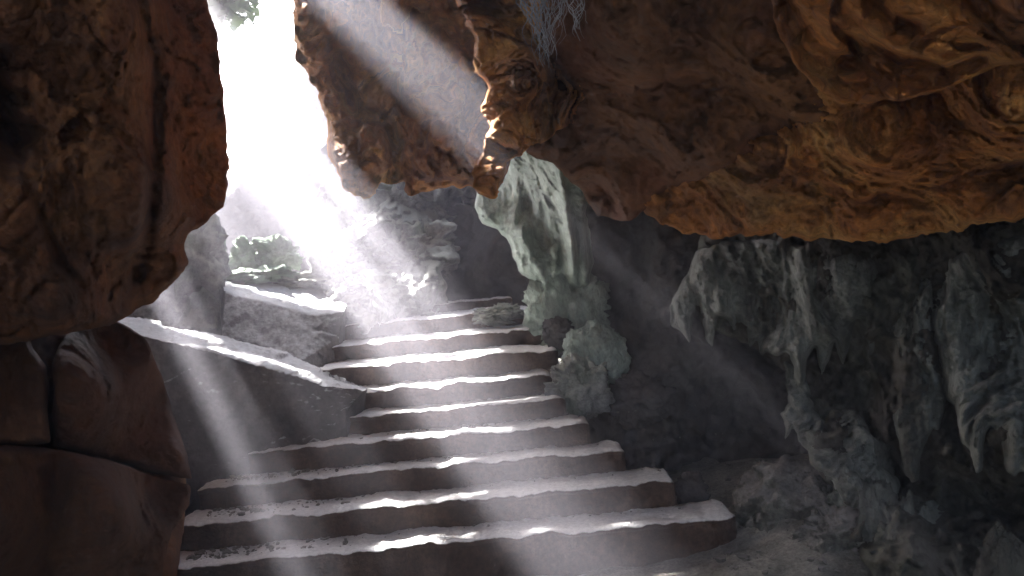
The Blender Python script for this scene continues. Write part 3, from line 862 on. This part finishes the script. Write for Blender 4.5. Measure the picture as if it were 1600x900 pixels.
def beam_mask():
    s = 0.065
    xs = np.arange(-14, 6.5, s); ys = np.arange(3.4, 21, s)
    X, Y = np.meshgrid(xs, ys)
    Z = np.maximum(6.9, 2.08 + 0.415 * Y)
    W = np.stack([X, Y, Z], -1).reshape(-1, 3)
    ca = -RN[:, 2]                                       # lens axis
    D = (W - EN) @ ca
    t = (D - 6.0) / (sv @ ca)
    u, v, _ = pix(W - sv * t[:, None])
    th = np.degrees(np.arctan2(v - VP[1], u - VP[0])); rr = np.hypot(u - VP[0], v - VP[1])
    open_ = np.full(len(W), -1e9)
    for t1, t2, r1, r2 in SLOTS:
        a = np.minimum(th - t1, t2 - th) * rr * math.pi / 180
        b_ = np.minimum(rr - r1, r2 - rr) * 0.35
        open_ = np.maximum(open_, np.minimum(a, b_))
    open_ = open_ + 7 * fbm(W * np.array([2.3, 2.3, 2.3]), 5, 0.65)
    gone = (W[:, 1] > 16.5) & (th > 54 + 2 * perlin(W))
    # made-up cuts of many widths, shaping fine overlapping light streaks
    q_ = np.stack([th * 1.25, rr / 420, th * 0], -1)
    nz = fbm(q_, 4, 0.7) + 0.45 * perlin(W * 2.6)
    thr = np.interp(th, [50, 51.5, 55.4, 56.5, 60.8, 61.4, 62.5, 63.2, 64.2, 65.2, 65.8, 66.5, 67.2], [1.5, .35, .30, .62, .8, .20, .24, .95, .15, .22, .8, .45, 2])
    rlo = np.interp(th, [50, 55, 60, 64], [1000, 1050, 1180, 1280]) + 120 * perlin(q_ * 2 + 5)
    streak_cut = (th > 50) & (th < 67.6) & (rr > rlo) & (rr < 1730) & (nz > thr)
    # many small holes added to the slab to dapple the treads
    dap = (th > 50.5) & (th < 57) & (rr > 1690) & (rr < 2500) & (perlin(W * 2.3) + 0.5 * perlin(W * 5.2) > 0.09)
    dap |= (th > 57.5) & (th < 67.5) & (rr > 1810) & (rr < 1985) & (perlin(W * 1.9) + 0.5 * perlin(W * 4.4) > 0.0)
    # wide gap added on the right, away from the sun, to brighten the treads
    wob = 0.8 * fbm(W * 0.7, 4)
    gap = (W[:, 0] + 0.4 * wob > -1.0) & (W[:, 0] + wob < 5.2) & (W[:, 1] + wob > 10.6) & (W[:, 1] + wob < 20)
    keep = ((open_ < 0) & ~gap & ~dap & ~streak_cut).reshape(X.shape)
    ck = keep[:-1, :-1] & keep[1:, :-1] & keep[:-1, 1:] & keep[1:, 1:]
    idx = np.arange(X.size).reshape(X.shape)
    q = np.stack([idx[:-1, :-1], idx[:-1, 1:], idx[1:, 1:], idx[1:, :-1]], -1)[ck]
    e = np.concatenate([q[:, [0, 1]], q[:, [1, 2]], q[:, [2, 3]], q[:, [3, 0]]])
    es = np.sort(e, 1); key = es[:, 0] * X.size + es[:, 1]
    un, inv, cnt = np.unique(key, return_inverse=True, return_counts=True)
    be = e[cnt[inv] == 1]
    hump = 0.12 * fbm(W * 0.8, 4)
    lo = W.copy(); lo[:, 2] += hump
    hi = W.copy(); hi[:, 2] += 0.15 + hump
    N = len(W)
    sides = np.stack([be[:, 1], be[:, 0], be[:, 0] + N, be[:, 1] + N], -1)
    faces = np.concatenate([q[:, ::-1], q + N, sides])
    V = np.concatenate([lo, hi]); uu, inv = np.unique(faces, return_inverse=True)
    return mesh_obj('unseen_beam_mask', V[uu], inv.reshape(faces.shape), M['grey'])  # slab added out of view to mask the sun into beams


struct(beam_mask())

# ---- hanging root strands and cobwebs at the top
rt = empty('hanging_roots', P(850, -20, 3.6), 'pale wispy roots hanging from the ceiling above the orange knob', 'roots')
c0 = np.array(rt.location)
rs = np.random.RandomState(5)
V = []; Fc = []
for k in range(60):
    px0 = rs.uniform(808, 912); L = rs.uniform(50, 128) * (1 - abs(px0 - 850) / 110); ph = rs.uniform(0, 6)
    endx = 855 + (px0 - 855) * 0.35 + rs.uniform(-12, 12) if px0 < 885 else px0 + rs.uniform(-6, 6)
    d = 3.15 + rs.uniform(-.06, .06)
    pts = []; rad0 = rs.uniform(0.0012, 0.0034)
    for i in range(14):
        t = i / 13
        pts.append(P(px0 + (endx - px0) * t ** 1.5 + 6 * math.sin(5 * t + ph) + 3.5 * math.sin(13 * t + 2 * ph) + rs.uniform(-1.2, 1.2), -25 + (L + 20) * t, d) - c0)
    v, f = tube_chain(pts, [rad0 * (1 - .7 * i / 13) for i in range(14)], 4)
    b0 = len(V); V += v; Fc += [[b0 + i for i in ff] for ff in f]
mesh_obj('strands', V, Fc, M['root'], rt)


# ---- leaves of a tree standing above the mouth
def leafy(name, base, spots, label, nleaf=900, size=0.12, spread=0.45, seed=1):
    r = np.random.RandomState(seed)
    root = empty(name, base, label, 'tree')
    b = np.array(base)
    V = []; Fc = []
    tv = []; tf = []
    for sp in spots:
        sp = np.array(sp)
        mid = (b + sp) / 2 + np.array([0, 0, 0.5])
        pts = [b * (1 - t) ** 2 + 2 * mid * t * (1 - t) + sp * t * t - b for t in np.linspace(0, 1, 12)]
        v, f = tube_chain(pts, [0.07 * (1 - .85 * i / 11) for i in range(12)], 6)
        b0 = len(tv); tv += v; tf += [[b0 + i for i in ff] for ff in f]
        for _ in range(nleaf // len(spots)):
            c = sp - b + r.normal(size=3) * spread
            a = r.normal(size=3); a /= np.linalg.norm(a); n_ = np.cross(a, r.normal(size=3)); n_ /= np.linalg.norm(n_)
            L = size * r.uniform(.6, 1.3); W_ = L * .38; up = np.cross(a, n_) * L * .12
            b0 = len(V)
            V += [c, c + a * L * .5 + n_ * W_ + up, c + a * L, c + a * L * .5 - n_ * W_ + up]
            Fc.append([b0, b0 + 1, b0 + 2, b0 + 3])
    mesh_obj('trunk', tv, tf, M['bark'], root)
    mesh_obj('crown', V, Fc, M['leaf'], root, smooth=False)
    return root


leafy('overhanging_tree', tuple(P(180, 250, 19) * np.array([1, 1, 0]) + np.array([0, 0, 2.0])), [P(322, -10, 17), P(345, -5, 17), P(318, 45, 17.5), P(362, 2, 17)],
      'leafy tree showing above the mouth between the two hanging rocks', nleaf=420, size=0.30, spread=0.20)


# ---- small loose stones: left ends of the lower treads, floor right of the stairs
def rubble():
    r = np.random.RandomState(11)
    v0, f0 = ico(1)
    V = []; Fc = []; n = 0
    def stone(x, y, z, sz):
        nonlocal n
        q = v0 * (1 + 0.28 * r.normal(size=(len(v0), 1))) * np.array([1, r.uniform(.6, 1), r.uniform(.45, .8)]) * sz
        a = r.uniform(0, 6.28); c, s_ = math.cos(a), math.sin(a)
        q = np.stack([q[:, 0] * c - q[:, 1] * s_, q[:, 0] * s_ + q[:, 1] * c, q[:, 2]], -1) + np.array([x, y, z + sz * 0.25])
        V.append(q); Fc.append(f0 + n); n += len(v0)
    for k in range(0, 4):
        h, yy, xl, xr = LIPS[k]; z = EN[2] - h
        y0, y1 = lipY[k], lipY[k + 1]
        XL = (xl - 800) / F * y0
        for _ in range(150 - 25 * k):
            x = XL + abs(r.normal()) * 0.5 + 0.05
            stone(x, y0 + (y1 - y0) * r.uniform(.2, 1.0) ** 0.7, z, 0.006 + 0.02 * r.uniform() ** 3)
        for _ in range(40):
            stone(r.uniform(XL, -XL), y0 + (y1 - y0) * r.uniform(.75, 1.0), z, 0.005 + 0.012 * r.uniform() ** 3)
    gv = gz
    for _ in range(900):
        x = r.uniform(1.15, 3.2); y = r.uniform(4.0, 7.0)
        i = np.argmin(abs(gxs - x)); j = np.argmin(abs(gys - y))
        stone(x, y, gv[j, i], 0.006 + 0.035 * r.uniform() ** 4)
    o = mesh_obj('rubble', np.concatenate(V), np.concatenate(Fc), M['dirtrock'], smooth=False)
    o['kind'] = 'stuff'
    o['label'] = 'fine loose stones strewn on the lower treads and the cave floor'


rubble()
